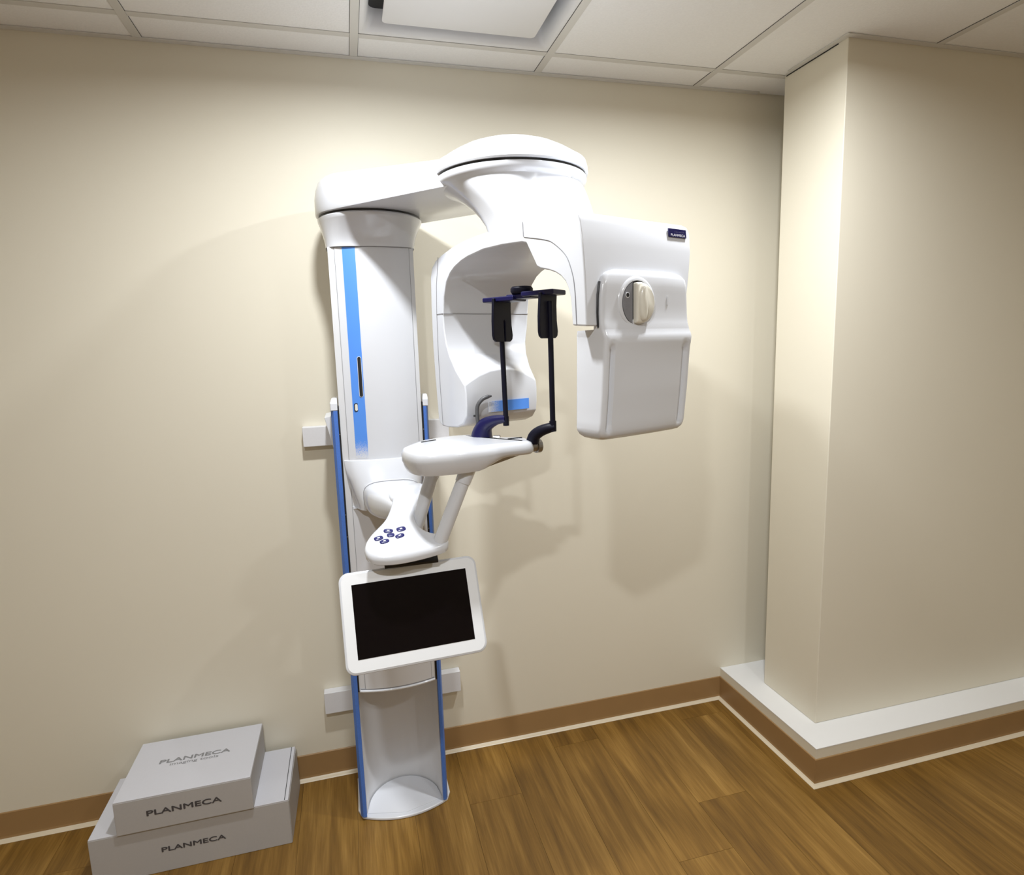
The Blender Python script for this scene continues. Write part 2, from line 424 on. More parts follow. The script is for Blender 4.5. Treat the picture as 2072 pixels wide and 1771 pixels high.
# sloping foot cover inside the concave column
fcov = concave(1.066, 1.314, -0.252, -0.130, 24)
loft('foot_cover', [[(u, v, 0.011) for u, v in fcov+[(1.19, -0.283)]], [(u, v, 0.013+0.018*max(0, (v+0.25)/0.12)) for u, v in fcov+[(1.19, -0.283)]]], 'white', mc, smooth=30)
def rail(x0, x1, sgn, name='side_rail'):
    # slim extrusion with chamfered outer edge
    if sgn < 0:
        pl = [(x0+0.000, -0.236), (x0+0.000, -0.257), (x0+0.0075, -0.268), (x1, -0.268), (x1, -0.236)]
    else:
        pl = [(x0, -0.236), (x0, -0.268), (x1-0.006, -0.268), (x1, -0.257), (x1, -0.236)]
    o = prism(name, pl, 'rail', mc, lambda u, v, d: (u, v, d), 0.013, 1.372, bevel=0.001, seg=1)
    gx0, gx1 = (x1, x1+0.0042) if sgn < 0 else (x0-0.0042, x0)
    box('black_gasket', gx0, gx1, -0.2655, -0.237, 0.46, 1.385, 'black', o)
    cx = (x0+x1)/2
    # sloping white end cap
    loft('end_cap', [[(x0-0.001, -0.269, 1.372), (x1+0.001, -0.269, 1.372), (x1+0.001, -0.062, 1.372), (x0-0.001, -0.062, 1.372)],
                     [(x0-0.001, -0.268, 1.395), (x1+0.001, -0.268, 1.395), (x1+0.001, -0.062, 1.372+0.02), (x0-0.001, -0.062, 1.372+0.02)],
                     [(x0+0.004, -0.245, 1.409), (x1+0.001, -0.245, 1.409), (x1+0.001, -0.07, 1.40), (x0+0.004, -0.07, 1.40)]], 'white', o, bevel=0.003, seg=2)
    for z in (0.98, 1.05, 1.30):
        tube('rail_screw', [(gx0+0.002, -0.268, z), (gx0+0.002, -0.262, z)], 0.0016, 'steel', o, seg=8)
    return o
rail(1.0425, 1.0620, -1)
rail(1.3180, 1.3335, 1)
# wall brackets
for z0, z1 in ((1.234, 1.300), (0.262, 0.342)):
    box('wall_bracket', 0.940, 1.432, -0.034, -0.0006, z0, z1, 'bracket', mc, bevel=0.002, seg=2)
    box('bracket_spacer', 1.09, 1.29, -0.064, -0.033, z0+0.01, z1-0.01, 'bracket', mc)
# small tilted cover plate beside the left rail
loft('bracket_cover', [[(1.020, -0.19, 1.345), (1.046, -0.19, 1.35), (1.046, -0.045, 1.35), (1.020, -0.045, 1.345)], [(1.043, -0.19, 1.235), (1.050, -0.19, 1.235), (1.050, -0.045, 1.235), (1.043, -0.045, 1.235)]], 'white_satin', mc, bevel=0.001, seg=1)

# moving column
xl, xr = 1.0670, 1.3125
ym = lambda x, ye, yc: ye+(yc-ye)*(1-((x-(xl+xr)/2)/((xr-xl)/2))**2)
def colsec(n=24, fy=(-0.262, -0.284)):
    fr = [(xl+(xr-xl)*i/n, ym(xl+(xr-xl)*i/n, *fy)) for i in range(n+1)]
    bk = [(xr-(xr-xl)*i/n, ym(xr-(xr-xl)*i/n, -0.252, -0.160)) for i in range(n+1)]
    return fr+bk
cs = colsec()
mv = loft('moving_column', [[(u, v, z) for u, v in cs] for z in (0.462, 1.846)], 'white_satin', mc, smooth=40)
# front panel
sxl, sxr = 1.0865, 1.2990
def fpanel(name, x0, x1, z0, z1, off, m, parent, thick=0.003, n=16, **k):
    lo = []
    for z in (z0, z1):
        a = [(x0+(x1-x0)*i/n, ym(x0+(x1-x0)*i/n, -0.262, -0.284)-off, z) for i in range(n+1)]
        b = [(x, y+thick, zz) for x, y, zz in reversed(a)]
        lo.append(a+b)
    return loft(name, lo, m, parent, **k)
fp = fpanel('front_panel', sxl, sxr, 1.216, 1.8455, 0.0025, 'white', mv, smooth=40)
fpanel('lower_front_panel', sxl, sxr, 0.4705, 1.075, 0.0025, 'white', mv, smooth=40)
fpanel('side_seam', sxl-0.0016, sxl-0.0002, 0.47, 1.8455, 0.0006, 'seam', mv, n=2)
fpanel('side_seam', sxr+0.0002, sxr+0.0016, 0.47, 1.8455, 0.0006, 'seam', mv, n=2)
fpanel('bottom_seam', xl+0.004, xr-0.004, 0.4665, 0.4702, 0.0022, 'seam', mv)
# bright rounded lip
lip = [(xl+0.003+(xr-xl-0.006)*i/24, ym(xl+0.003+(xr-xl-0.006)*i/24, -0.262, -0.284)-0.003, 0.4625) for i in range(25)]
tube('bottom_lip', lip, 0.0042, 'white', mv)
fpanel('blue_stripe', 1.1070, 1.1435, 1.225, 1.8455, 0.0031, 'stripe', mv, thick=0.0008, n=6)
def pill(name, x, z0, z1, hw, off, m, parent, th=0.002):
    pl = []
    for i in range(13):
        a = math.pi*i/12; pl.append((x+hw*math.cos(a), z1-hw+hw*math.sin(a)))
    for i in range(13):
        a = math.pi+math.pi*i/12; pl.append((x+hw*math.cos(a), z0+hw+hw*math.sin(a)))
    y = ym(x, -0.262, -0.284)-off
    return prism(name, pl, m, parent, lambda u, v, d: (u, y+d, v), 0, th, smooth=40)
pill('indicator_rim', 1.1345, 1.410, 1.531, 0.0062, 0.0040, 'white', mv)
pill('indicator_window', 1.1345, 1.4115, 1.5295, 0.0048, 0.0046, 'black', mv)
pill('button_rim', 1.1175, 1.367, 1.393, 0.0066, 0.0040, 'black', mv)
pill('power_button', 1.1175, 1.370, 1.390, 0.0038, 0.0055, 'offwhite', mv, th=0.003)

# neck collar: column section flaring to a disc
NCX, NCY, NR = 1.196, -0.197, 0.152
def colloop(z, grow, nn=72):
    out = []
    cy = -0.215
    for j in range(nn):
        a = 2*math.pi*j/nn
        c, s = math.cos(a), math.sin(a); p = 0.55
        out.append((((xl+xr)/2+0.001)+(0.1255+grow)*math.copysign(abs(c)**p, c), cy+(0.066+grow)*math.copysign(abs(s)**p, s) - 0.006*(1-abs(c))*(-1 if s > 0 else 1), z))
    return out
def circ(cx, cy, r, z, nn=72): return [(cx+r*math.cos(2*math.pi*j/nn), cy+r*math.sin(2*math.pi*j/nn), z) for j in range(nn)]
def mixl(A, B, t): return [tuple(a[i]*(1-t)+b[i]*t for i in range(3)) for a, b in zip(A, B)]
A0, B0 = colloop(1.846, 0.0035), circ(NCX, NCY, NR, 1.930)
lo = []
for t in [0, .12, .3, .5, .7, .85, .95, 1.0]:
    q = mixl(A0, B0, t**1.6)
    lo.append([(x, y, 1.846+(1.924-1.846)*t) for x, y, z in q])
lo.append(circ(NCX, NCY, NR+0.001, 1.930))
lo.append(circ(NCX, NCY, NR-0.003, 1.934))
nk = loft('neck_collar', lo, 'white', mc, smooth=45)
loft('collar_seam', [[(x, y, z) for x, y, z in colloop(1.8445, 0.0022)], colloop(1.8462, 0.0022)], 'seam', nk)
lathe('swivel_gap', (NCX, NCY), [(0.148, 1.933), (0.1485, 1.9405)], 'black', nk)

# overhead arm (stadium in plan)
DCX, DCY = 1.540, -0.560
ad = Vector((DCX-NCX, DCY-NCY)).normalized(); an = Vector((-ad.y, ad.x))
def stadium(r, z, sh=0.0, n=28):
    out = []
    base = math.atan2(an.y, an.x)
    tp = lambda t: z-max(0, z-1.947)*0.40*t
    for i in range(n+1):
        a = base+math.pi*i/n
        out.append((NCX+r*math.cos(a), NCY+r*math.sin(a), z))
    end = Vector((DCX, DCY))
    for i in range(11):
        t = i/10
        p = Vector((NCX, NCY))*(1-t)+end*t - an*r
        if 0 < i: out.append((p.x, p.y, tp(t)))
    for i in range(11):
        t = 1-i/10
        p = Vector((NCX, NCY))*(1-t)+end*t + an*r
        if i < 10: out.append((p.x, p.y, tp(t)))
    return out
ar = loft('overhead_arm', [stadium(0.150, 1.9395), stadium(0.1565, 1.941), stadium(0.158, 1.947), stadium(0.157, 1.985), stadium(0.153, 2.010), stadium(0.146, 2.030), stadium(0.132, 2.043), stadium(0.108, 2.050), stadium(0.06, 2.053)], 'white', mc, smooth=40)

# dome cover + rotation housing
ZS = 1.970
dm = lathe('dome_cover', (DCX, DCY), [(0.188, ZS+0.003), (0.1965, ZS+0.003), (0.198, ZS+0.007), (0.1965, ZS+0.020), (0.193, ZS+0.033), (0.187, ZS+0.036), (0.175, ZS+0.0445), (0.155, ZS+0.057), (0.13, ZS+0.070), (0.10, ZS+0.081), (0.07, ZS+0.088), (0.035, ZS+0.0925), (0.004, ZS+0.094)], 'white', mc, seg=96, smooth=25)
lathe('dome_gasket', (DCX, DCY), [(0.190, ZS-0.002), (0.192, ZS+0.004)], 'black', dm)

th = math.radians(20.5)
e1 = Vector((math.cos(th), math.sin(th), 0)); e2 = Vector((-math.sin(th), math.cos(th), 0))
P0 = Vector((1.56, -0.985, 0))
def L(a, s, z): return P0 + e1*a + e2*s + Vector((0, 0, z))
def hcirc(r, z, nn=96):
    return [tuple(Vector((DCX, DCY, z)) + e1*r*math.cos(2*math.pi*j/nn) + e2*r*math.sin(2*math.pi*j/nn)) for j in range(nn)]
def hrect(z, ca, cs_, ha, hs, p=0.42, nn=96):
    out = []
    for j in range(nn):
        a = 2*math.pi*j/nn; c, s = math.cos(a), math.sin(a)
        out.append(tuple(L(ca+ha*math.copysign(abs(c)**p, c), cs_+hs*math.copysign(abs(s)**p, s), z)))
    return out
top = hcirc(0.184, 1.944); bot = hrect(1.812, 0.148, 0.290, 0.148, 0.056, p=0.4)
lo = [hcirc(0.188, ZS-0.002), hcirc(0.1935, ZS-0.003), hcirc(0.1935, ZS-0.012), hcirc(0.190, ZS-0.020)]
for t in [0, .05, .12, .2, .3, .42, .55, .7, .85, 1.0]:
    f = 1-(1-t)**1.45
    z = 1.944-(1.944-1.812)*t**1.2
    lo.append([(x, y, z) for x, y, _ in mixl(top, bot, f)])
hs = loft('rotation_housing', lo, 'white', mc, smooth=50)

# C-arm: thick arch joining the sensor head and tube head
outer = [(-.017,1.583),(-.015,1.64),(-.012,1.694),(-.007,1.746),(-.001,1.788),(.006,1.803),(.020,1.8105),(.10,1.816),(.188,1.8205),(.298,1.821),(.38,1.8195),(.44,1.816),(.50,1.8085),(.553,1.798),(.59,1.787),(.613,1.770),(.624,1.745),(.628,1.66),(.629,1.556),(.625,1.47),(.619,1.39),(.6165,1.348),(.608,1.333),(.590,1.3275),(.565,1.326),(.512,1.330),(.480,1.342),(.462,1.362)]
innr = [(.458,1.39),(.458,1.425),(.463,1.447),(.480,1.463),(.506,1.487),(.536,1.526),(.552,1.560),(.560,1.60),(.5615,1.642),(.553,1.686),(.535,1.724),(.512,1.745),(.489,1.757),(.455,1.768),(.423,1.7745),(.35,1.782),(.268,1.781),(.192,1.776),(.176,1.772),(.158,1.745),(.140,1.7175),(.128,1.712),(.099,1.705),(.078,1.698),(.061,1.689),(.047,1.677),(.039,1.664),(.032,1.645),(.029,1.62),(.026,1.586)]
poly = outer+innr
ridge = {(.463,1.447): .040, (.480,1.463): .030, (.458,1.425): .022, (.506,1.487): .012}
def wid(s, z):
    t = min(1, max(0, (s-.15)/.30)); wtop = .335*(1-t)+.292*t
    if s < .15: wtop -= .034*min(1, max(0, (1.76-z)/.16))
    u = min(1, max(0, (1.62-z)/.18)) if s > .4 else 0
    return wtop*(1-u)+.240*u
st = [0, .06, .2, .35, .5, .65, .8, .94, 1.0]
lo = []
for uu in st:
    ring = []
    bow = 1-(2*uu-1)**2
    for s, z in poly:
        a = wid(s, z)*uu; zz = z; ss = s
        if (s, z) in ridge: zz += ridge[(s, z)]*bow
        if (s, z) in innr and z > 1.50 and s > .2:
            zz += 0.010*bow*(1 if z > 1.7 else 0); ss += 0.014*bow*(1 if s > .5 else 0)
        ring.append(L(a, ss, zz))
    lo.append(ring)
ca = loft('c_arm', lo, 'white', mc, bevel=0.004, seg=3)
def fseam(pts, r=0.0009, a=-0.0006, name='cover_seam', parent=None, m='seam'):
    return tube(name, [L(a, s, z) for s, z in pts], r, m, parent or ca, seg=6)
fseam([tuple(p) for p in [(q.x, q.y) for q in catmull([Vector((.182,1.786,0)), Vector((.108,1.769,0)), Vector((.079,1.757,0)), Vector((.045,1.731,0)), Vector((.028,1.703,0)), Vector((.017,1.663,0)), Vector((.012,1.586,0))], 5)]])
fseam([(.574,1.793),(.590,1.72),(.596,1.642),(.598,1.556),(.597,1.47),(.590,1.328)])
fseam([(.596,1.642),(.562,1.642)])
fseam([(.186,1.819),(.184,1.787)])
tube('cover_seam', [L(wid(.56,1.642)*u, .5605+.014*(1-(2*u-1)**2), 1.642) for u in [i/16 for i in range(17)]], 0.0009, 'seam', ca, seg=6)
# blue label on the sensor box
lab = []
for zz in (1.370, 1.3995):
    a = [L(.070+(.208-.070)*i/8, .4555, zz) for i in range(9)]; b = [L(.070+(.208-.070)*i/8, .4568, zz) for i in range(8, -1, -1)]
    lab.append(a+b)
loft('blue_label', lab, 'label', ca)
# badge with lettering
bs = lambda z: -0.0005 - (1.79-z)*0.10
bc = L(.289, -.0030, 1.7862)
bx = (L(.318,0,1.793)-L(.260,0,1.7955)); bx.normalize()
bX = Vector(e1); bZ = Vector((0,0,1)) - 0.0*e2
bZ = (Vector((0,0,1)) + e2*0.10).normalized()
bd = obox('maker_badge', bc, e1, e2, bZ, .0295, .0012, .0092, 'badge', ca)
text('badge_lettering', 'PLANMECA', .0052, .048, 'badge_txt', ca, bc - e1*.0235 - bZ*.0072 - e2*.0013, e1, bZ, 0.0005)
text('badge_fine_lettering', '. . . . . . .', .003, .030, 'keylight', ca, bc - e1*.010 + bZ*.0022 - e2*.0013, e1, bZ, 0.0005)

# tube head housing
rows = [ # z, aL, aR, sFront, sBack
 (1.698, .080,.258,-.015, .0), (1.692,.056,.282,-.022,.0), (1.682,.043,.294,-.0255,.0), (1.665,.037,.298,-.0265,.0), (1.64,.033,.300,-.0265,.0), (1.61,.031,.301,-.0268,.0), (1.590,.031,.302,-.0285,.0),
 (1.5765,.031,.303,-.032,.0), (1.5755,.031,.303,-.032,.050), (1.566,.031,.304,-.0365,.052), (1.558,.032,.304,-.0385,.053), (1.546,.032,.303,-.0375,.053), (1.535,.032,.302,-.036,.053), (1.50,.031,.301,-.034,.053), (1.45,.030,.299,-.032,.053), (1.40,.028,.296,-.029,.052), (1.372,.026,.294,-.0275,.051), (1.364,.027,.2925,-.0265,.050), (1.356,.030,.289,-.024,.046), (1.350,.036,.283,-.019,.038), (1.3465,.046,.272,-.010,.028)]
def smooth01(x): x = min(1, max(0, x)); return x*x*(3-2*x)
def groove(a, z, aL, aR):
    g = 0
    for c, hw in ((aL+.020, .0075), (aR-.022, .011)):
        g += 0.0085*smooth01((hw-abs(a-c))/(hw*0.55))
    zz = smooth01((1.545-z)/.008)*smooth01((z-1.362)/.008)
    return g*zz
lo = []
fine = []
for i in range(len(rows)-1):
    r0, r1 = rows[i], rows[i+1]
    n = max(1, int((r0[0]-r1[0])/0.010))
    for j in range(n): fine.append([r0[k]*(1-j/n)+r1[k]*j/n for k in range(5)])
fine.append(list(rows[-1]))
NF = 48
for z, aL, aR, sf, sb in fine:
    rc = min(.0075, (sb-sf)*.35); ring = []
    for i in range(NF+1):          # front face left to right
        a = aL+rc+(aR-aL-2*rc)*i/NF
        crown = 0.004*(1-((a-(aL+aR)/2)/((aR-aL)/2))**2)
        ring.append(L(a, sf-crown+groove(a, z, aL, aR), z))
    for i in range(1, 5): q = math.radians(90*i/5); ring.append(L(aR-rc+rc*math.sin(q), sf+rc-rc*math.cos(q), z))
    ring.append(L(aR, sf+rc, z)); ring.append(L(aR, (sf+sb)/2+rc/2, z)); ring.append(L(aR, sb-rc, z))
    for i in range(1, 4): q = math.radians(90*i/4); ring.append(L(aR-rc+rc*math.cos(q), sb-rc+rc*math.sin(q), z))
    ring.append(L(aR-rc, sb, z)); ring.append(L(aL+rc, sb, z))
    for i in range(1, 4): q = math.radians(90*i/4); ring.append(L(aL+rc-rc*math.sin(q), sb-rc+rc*math.cos(q), z))
    ring.append(L(aL, sb-rc, z)); ring.append(L(aL, (sf+sb)/2+rc/2, z)); ring.append(L(aL, sf+rc, z))
    for i in range(1, 5): q = math.radians(90*i/5); ring.append(L(aL+rc-rc*math.cos(q), sf+rc-rc*math.sin(q), z))
    lo.append(ring)
thd = loft('tube_head', lo, 'white', mc, smooth=48)
# shadow gap between arch and tube head
tube('housing_gap', [L(.030, -.0185, 1.580), L(.0285, -.0185, 1.61), L(.031, -.0172, 1.645), L(.037, -.0158, 1.672)], 0.0022, 'black', thd, seg=6)
# beam window with rotary half-cover
KC = (.131, 1.629); KR = .0465; KS = -.0335
def disc(name, r, s0, s1, m, parent, c=KC, n=48, clip=None, **k):
    pts = []
    for i in range(n):
        q = 2*math.pi*i/n; x, y = r*math.cos(q), r*math.sin(q)
        if clip is not None: x = max(x, clip)
        pts.append((c[0]+x, c[1]+y))
    return prism(name, pts, m, parent, lambda u, v, d: L(u, d, v), s0, s1, **k)
loft('window_rim', [[L(KC[0]+r*math.cos(2*math.pi*i/56), s, KC[1]+r*math.sin(2*math.pi*i/56)) for i in range(56)] for r, s in ((KR+.010, -.026), (KR+.008, -.0305), (KR+.003, -.0325), (KR, -.0325), (KR-.0005, -.030))], 'white', thd, caps=(False, False), smooth=60)
disc('window_disc', KR, -.0315, -.026, 'black', thd)
dd = [(max(-99, x), y) for x, y in []]
pts = []
for i in range(48):
    q = 2*math.pi*i/48; x, y = (KR-.0015)*math.cos(q), (KR-.0015)*math.sin(q)
    pts.append((KC[0]+min(x, -.0165), KC[1]+y))
prism('grey_window', pts, 'greydisc', thd, lambda u, v, d: L(u, d, v), -.0330, -.028)
disc('target_ring', .0058, -.0338, -.0328, 'keylight', thd, c=(KC[0]-.0315, KC[1]+.016), n=24)
disc('target_dot', .0044, -.0343, -.0330, 'black', thd, c=(KC[0]-.0315, KC[1]+.016), n=24)
# D-shaped knob with a vertical ridge
lo = []
for sc_, s in ((1.0, -.028), (1.0, -.0385), (.97, -.041), (.90, -.043)):
    ring = []
    for i in range(48):
        q = 2*math.pi*i/48; x, y = (KR-.004)*math.cos(q), (KR-.004)*math.sin(q)
        x = max(x, -.0125); x = .012+(x-.012)*sc_; y *= sc_
        ring.append(L(KC[0]+x, s, KC[1]+y))
    lo.append(ring)
kb = loft('beam_cover_knob', lo, 'offwhite', thd, smooth=40)
ring0 = []; lo = []
for sc_, s in ((1.0, -.042), (.96, -.046), (.75, -.0495), (.35, -.051)):
    ring = []
    for i in range(32):
        q = 2*math.pi*i/32
        ring.append(L(KC[0]+.004+.0125*sc_*math.cos(q), s, KC[1]+.037*(.8+.2*sc_)*math.sin(q)))
    lo.append(ring)
loft('knob_grip', lo, 'offwhite', kb, smooth=60)
obox('embossed_mark', L(.226, -.0305, 1.636), e1, e2, (0,0,1), .002, .0004, .009, 'white', thd)

# patient support assembly: built farther back, then scaled down about the camera
CAM_SCALE = Matrix.Translation((1.3631, -0.6503, 1.2916)) @ Matrix.Scale(0.923, 4) @ Matrix.Translation((-1.385, 0.525, -1.270))
XF = CAM_SCALE
# head support (temple rests)
A = Vector((1.494, -.477, 1.680)); B = Vector((1.631, -.647, 1.680))
bd_ = (B-A).normalized(); bn = Vector((-bd_.y, bd_.x, 0))     # bn points away from the camera side
hsup = obox('temple_bar', (A+B)/2 + Vector((0,0,-.003)), bd_, bn, (0,0,1), .040, .022, .0065, 'navy', mc, bevel=0.003, seg=2)
def barplate(c, h):
    return obox('slide_plate', c, bd_, bn, (0,0,1), h, .032, .0065, 'navy', hsup, bevel=0.003, seg=2)
barplate(A*.78+B*.22+Vector((0,0,-.007)), .052)
barplate(A*.20+B*.80+Vector((0,0,.001)), .050)
lathe('adjust_knob', ((A.x+B.x)/2-.002, (A.y+B.y)/2), [(.020, 1.683), (.027, 1.685), (.030, 1.690), (.030, 1.698), (.026, 1.703), (.004, 1.7035)], 'blackblue', hsup, seg=40)
def pad(t, zt, sgn):
    c = A*(1-t)+B*t
    # plate with slot, bowed; plane spanned by bn (width) and z
    pl = [(-.034, 0), (.034, 0), (.032, -.03), (.033, -.07), (.037, -.098), (.035, -.110), (.027, -.116), (.0075, -.116), (.0075, -.062), (.0035, -.057), (-.0005, -.062), (-.0005, -.116), (-.028, -.116), (-.036, -.110), (-.039, -.098), (-.039, -.06)]
    def to3(u, v, d): return c + bn*u*1.16 + Vector((0, 0, zt+v-c.z)) + bd_*(d + sgn*0.10*(v+.0985)**2*10*0.1)
    return prism('temple_pad', pl, 'blackblue', hsup, to3, -.004, .004, bevel=0.002, seg=2)
pad(.18, 1.676, -1); pad(.86, 1.681, 1)
def rod(t, p1, z0):
    c = A*(1-t)+B*t
    tube('support_rod', [Vector((c.x, c.y, 1.66))+bd_*.006*(1 if t > .5 else -1), Vector(p1)], .0074, 'blackblue', hsup, seg=12)
rl = Vector((1.522, -.500, 1.342)); rr = Vector((1.622, -.615, 1.335))
rod(.18, rl, 0); rod(.86, rr, 0)

# chin table: guitar-shaped plate
pt = [(1.226,-.553),(1.257,-.632),(1.334,-.648),(1.417,-.632),(1.502,-.615),(1.557,-.604),(1.5715,-.590),(1.578,-.555),(1.574,-.512),(1.560,-.492),(1.525,-.480),(1.485,-.463),(1.459,-.429),(1.439,-.385),(1.376,-.382),(1.316,-.410),(1.279,-.442),(1.236,-.511)]
def smoothclosed(P, n=5):
    out = []; m = len(P)
    for i in range(m):
        a, b, c, d = [Vector((*P[(i+k) % m], 0)) for k in (-1, 0, 1, 2)]
        for j in range(n):
            t = j/n
            q = 0.5*((2*b)+(c-a)*t+(2*a-5*b+4*c-d)*t*t+(3*b-a-3*c+d)*t**3); out.append((q.x, q.y))
    return out
pts = smoothclosed(pt)
cxp, cyp = 1.385, -.525
def ploop(z, k, belly=0.0, off=0.0):
    out = []
    for x, y in pts:
        xx = cxp+(x-cxp)*k; yy = cyp+(y-cyp)*k
        b = belly*smooth01((1.475-x)/.07)
        out.append((xx, yy, z-b))
    return out
def shrinkloop(z, d, belly=0.0):
    n = len(pts); out = []
    for i in range(n):
        p0 = Vector(pts[i-1]); p1 = Vector(pts[(i+1) % n]); t = (p1-p0).normalized(); nn = Vector((-t.y, t.x))
        p = Vector(pts[i])+nn*d
        out.append((p.x, p.y, z-belly*smooth01((1.50-pts[i][0])/.09)))
    return out
ori = sum(pts[i-1][0]*pts[i][1]-pts[i][0]*pts[i-1][1] for i in range(len(pts)))
SG = 1 if ori > 0 else -1
ct = loft('chin_table', [shrinkloop(1.2925, .030*SG), shrinkloop(1.2915, .012*SG), shrinkloop(1.288, .004*SG), shrinkloop(1.281, 0), shrinkloop(1.272, -.003*SG), shrinkloop(1.264, -.002*SG, .008), shrinkloop(1.258, .004*SG, .020), shrinkloop(1.256, .010*SG, .029), shrinkloop(1.255, .030*SG, .033)], 'white', mc, smooth=38)
obox('table_slot', (1.304, -.474, 1.2932), (.043, .024, 0), (-.024, .043, 0), (0,0,1), .024, .0022, .0012, 'black', ct)
obox('table_slot', (1.538, -.532, 1.2932), (.043, .013, 0), (-.013, .043, 0), (0,0,1), .022, .0034, .0012, 'black', ct)
# rear mount (navy) and bite hook
mp_ = catmull([(1.463,-.442,1.268), (1.464,-.443,1.300), (1.474,-.453,1.325), (1.497,-.476,1.340), (1.522,-.500,1.345)], 5)
mnt = tube('rear_mount', mp_, [.033-.0215*smooth01(i/(len(mp_)-1)) for i in range(len(mp_))], 'navy', mc, seg=18)
tube('elbow_socket', [(rl.x, rl.y, 1.326), (rl.x, rl.y, 1.352)], .0085, 'blackblue', mnt, seg=14)
tube('mount_screw', [(1.490,-.478,1.288), (1.506,-.486,1.288)], .010, 'steel', mnt, seg=18)
hk = catmull([(1.455,-.44,1.312), (1.452,-.44,1.350), (1.454,-.44,1.380), (1.468,-.44,1.398), (1.484,-.44,1.405), (1.497,-.44,1.407)], 6)
tube('bite_hook', hk, [.0058]*(len(hk)-5)+[.0044,.004,.0036,.003,.002], 'greyplastic', mnt, seg=10)
tube('hook_pin', [(1.441,-.44,1.352), (1.453,-.44,1.352)], .0028, 'black', mnt, seg=8)
# front elbow on its steel knob
el = catmull([(1.628,-.615,1.330), (1.612,-.607,1.326), (1.594,-.592,1.317), (1.582,-.578,1.304), (1.578,-.570,1.288)], 6)
fe = tube('front_elbow', el, [.0125+.0055*i/(len(el)-1) for i in range(len(el))], 'blackblue', mc, seg=16)
tube('elbow_socket', [(rr.x, rr.y, 1.318), (rr.x, rr.y, 1.346)], .0095, 'blackblue', fe, seg=14)
tube('steel_knob', [(1.5735,-.553,1.270), (1.592,-.548,1.270), (1.5925,-.548,1.270), (1.605,-.5445,1.270), (1.606,-.5443,1.270)], [.016,.016,.020,.020,.016], 'steel', fe, seg=28, smooth=35)

XF = None
# carriage on the moving column
def cyl(x, off): return ym(x, -0.262, -0.284)-off
car = []
for z, off, x0, x1 in ((1.2195, .0032, 1.071, 1.310), (1.218, .010, 1.0705, 1.3105), (1.20, .020, 1.073, 1.3095), (1.16, .036, 1.080, 1.306), (1.11, .052, 1.092, 1.302), (1.085, .058, 1.100, 1.298), (1.072, .056, 1.100, 1.298), (1.068, .004, 1.086, 1.302)):
    n = 16
    fr = []
    for i in range(n+1):
        x = x0+(x1-x0)*i/n; u = 2*i/n-1
        o_ = off*(1-0.75*abs(u)**6)
        fr.append((x, cyl(x, o_), z))
    bkp = [(x1-(x1-x0)*i/n, cyl(x1-(x1-x0)*i/n, -0.004), z) for i in range(n+1)]
    car.append(fr+bkp)
cg = loft('carriage', car, 'white', mc, smooth=35)
# support arm: socket body reaching forward and down into the control panel tongue
def sec(cx, cy, cz, hw, hh, dy=0.0, n=28, p=.6, lean=0.0):
    out = []
    for j in range(n):
        a = 2*math.pi*j/n; c, s = math.cos(a), math.sin(a)
        xx = hw*math.copysign(abs(c)**p, c); zz = hh*math.copysign(abs(s)**p, s)
        out.append((cx+xx, cy+lean*zz, cz+zz))
    return out
loft('socket_seam', [sec(1.204,-.3415,1.116,.0852,.0472), sec(1.204,-.3450,1.116,.0852,.0472)], 'seam', cg)
def secx(*a): return [tuple(CAM_SCALE @ Vector(p)) for p in sec(*a)]
loft('support_arm', [sec(1.204,-.295,1.116,.084,.045), sec(1.204,-.360,1.116,.084,.046), sec(1.207,-.420,1.117,.078,.045), sec(1.213,-.470,1.119,.068,.042), sec(1.222,-.515,1.122,.056,.036), sec(1.228,-.555,1.126,.044,.026), sec(1.230,-.585,1.130,.034,.014)], 'white', mc, smooth=50)
XF = CAM_SCALE
# control panel: fan-shaped tongue, sloping forward
tz = lambda y: 1.050+0.45*(y+0.6)
cp = [(1.172,-.250),(1.184,-.33),(1.192,-.395),(1.197,-.430),(1.172,-.502),(1.128,-.558),(1.112,-.590),(1.113,-.617),(1.135,-.636),(1.185,-.643),(1.249,-.637),(1.308,-.624),(1.326,-.610),(1.326,-.594),(1.312,-.582),(1.278,-.566),(1.256,-.536),(1.252,-.500),(1.264,-.450),(1.288,-.395),(1.296,-.33),(1.300,-.250)]
pts2 = smoothclosed(cp, 5)
def cpl(d, dz):
    n = len(pts2); out = []
    for i in range(n):
        p0 = Vector(pts2[i-1]); p1 = Vector(pts2[(i+1) % n]); t = (p1-p0).normalized(); nn = Vector((-t.y, t.x))
        p = Vector(pts2[i])+nn*d
        out.append((p.x, p.y, tz(min(-.43, p.y))+dz))
    return out
ctrl = loft('control_panel', [cpl(.010, .001), cpl(.004, -.0015), cpl(.001, -.006), cpl(0, -.014), cpl(.002, -.024), cpl(.008, -.030), cpl(.014, -.032)], 'white', mc, smooth=45)
kz = Vector((0, -0.45, 1)).normalized(); ky = Vector((0, 1, .45)).normalized()
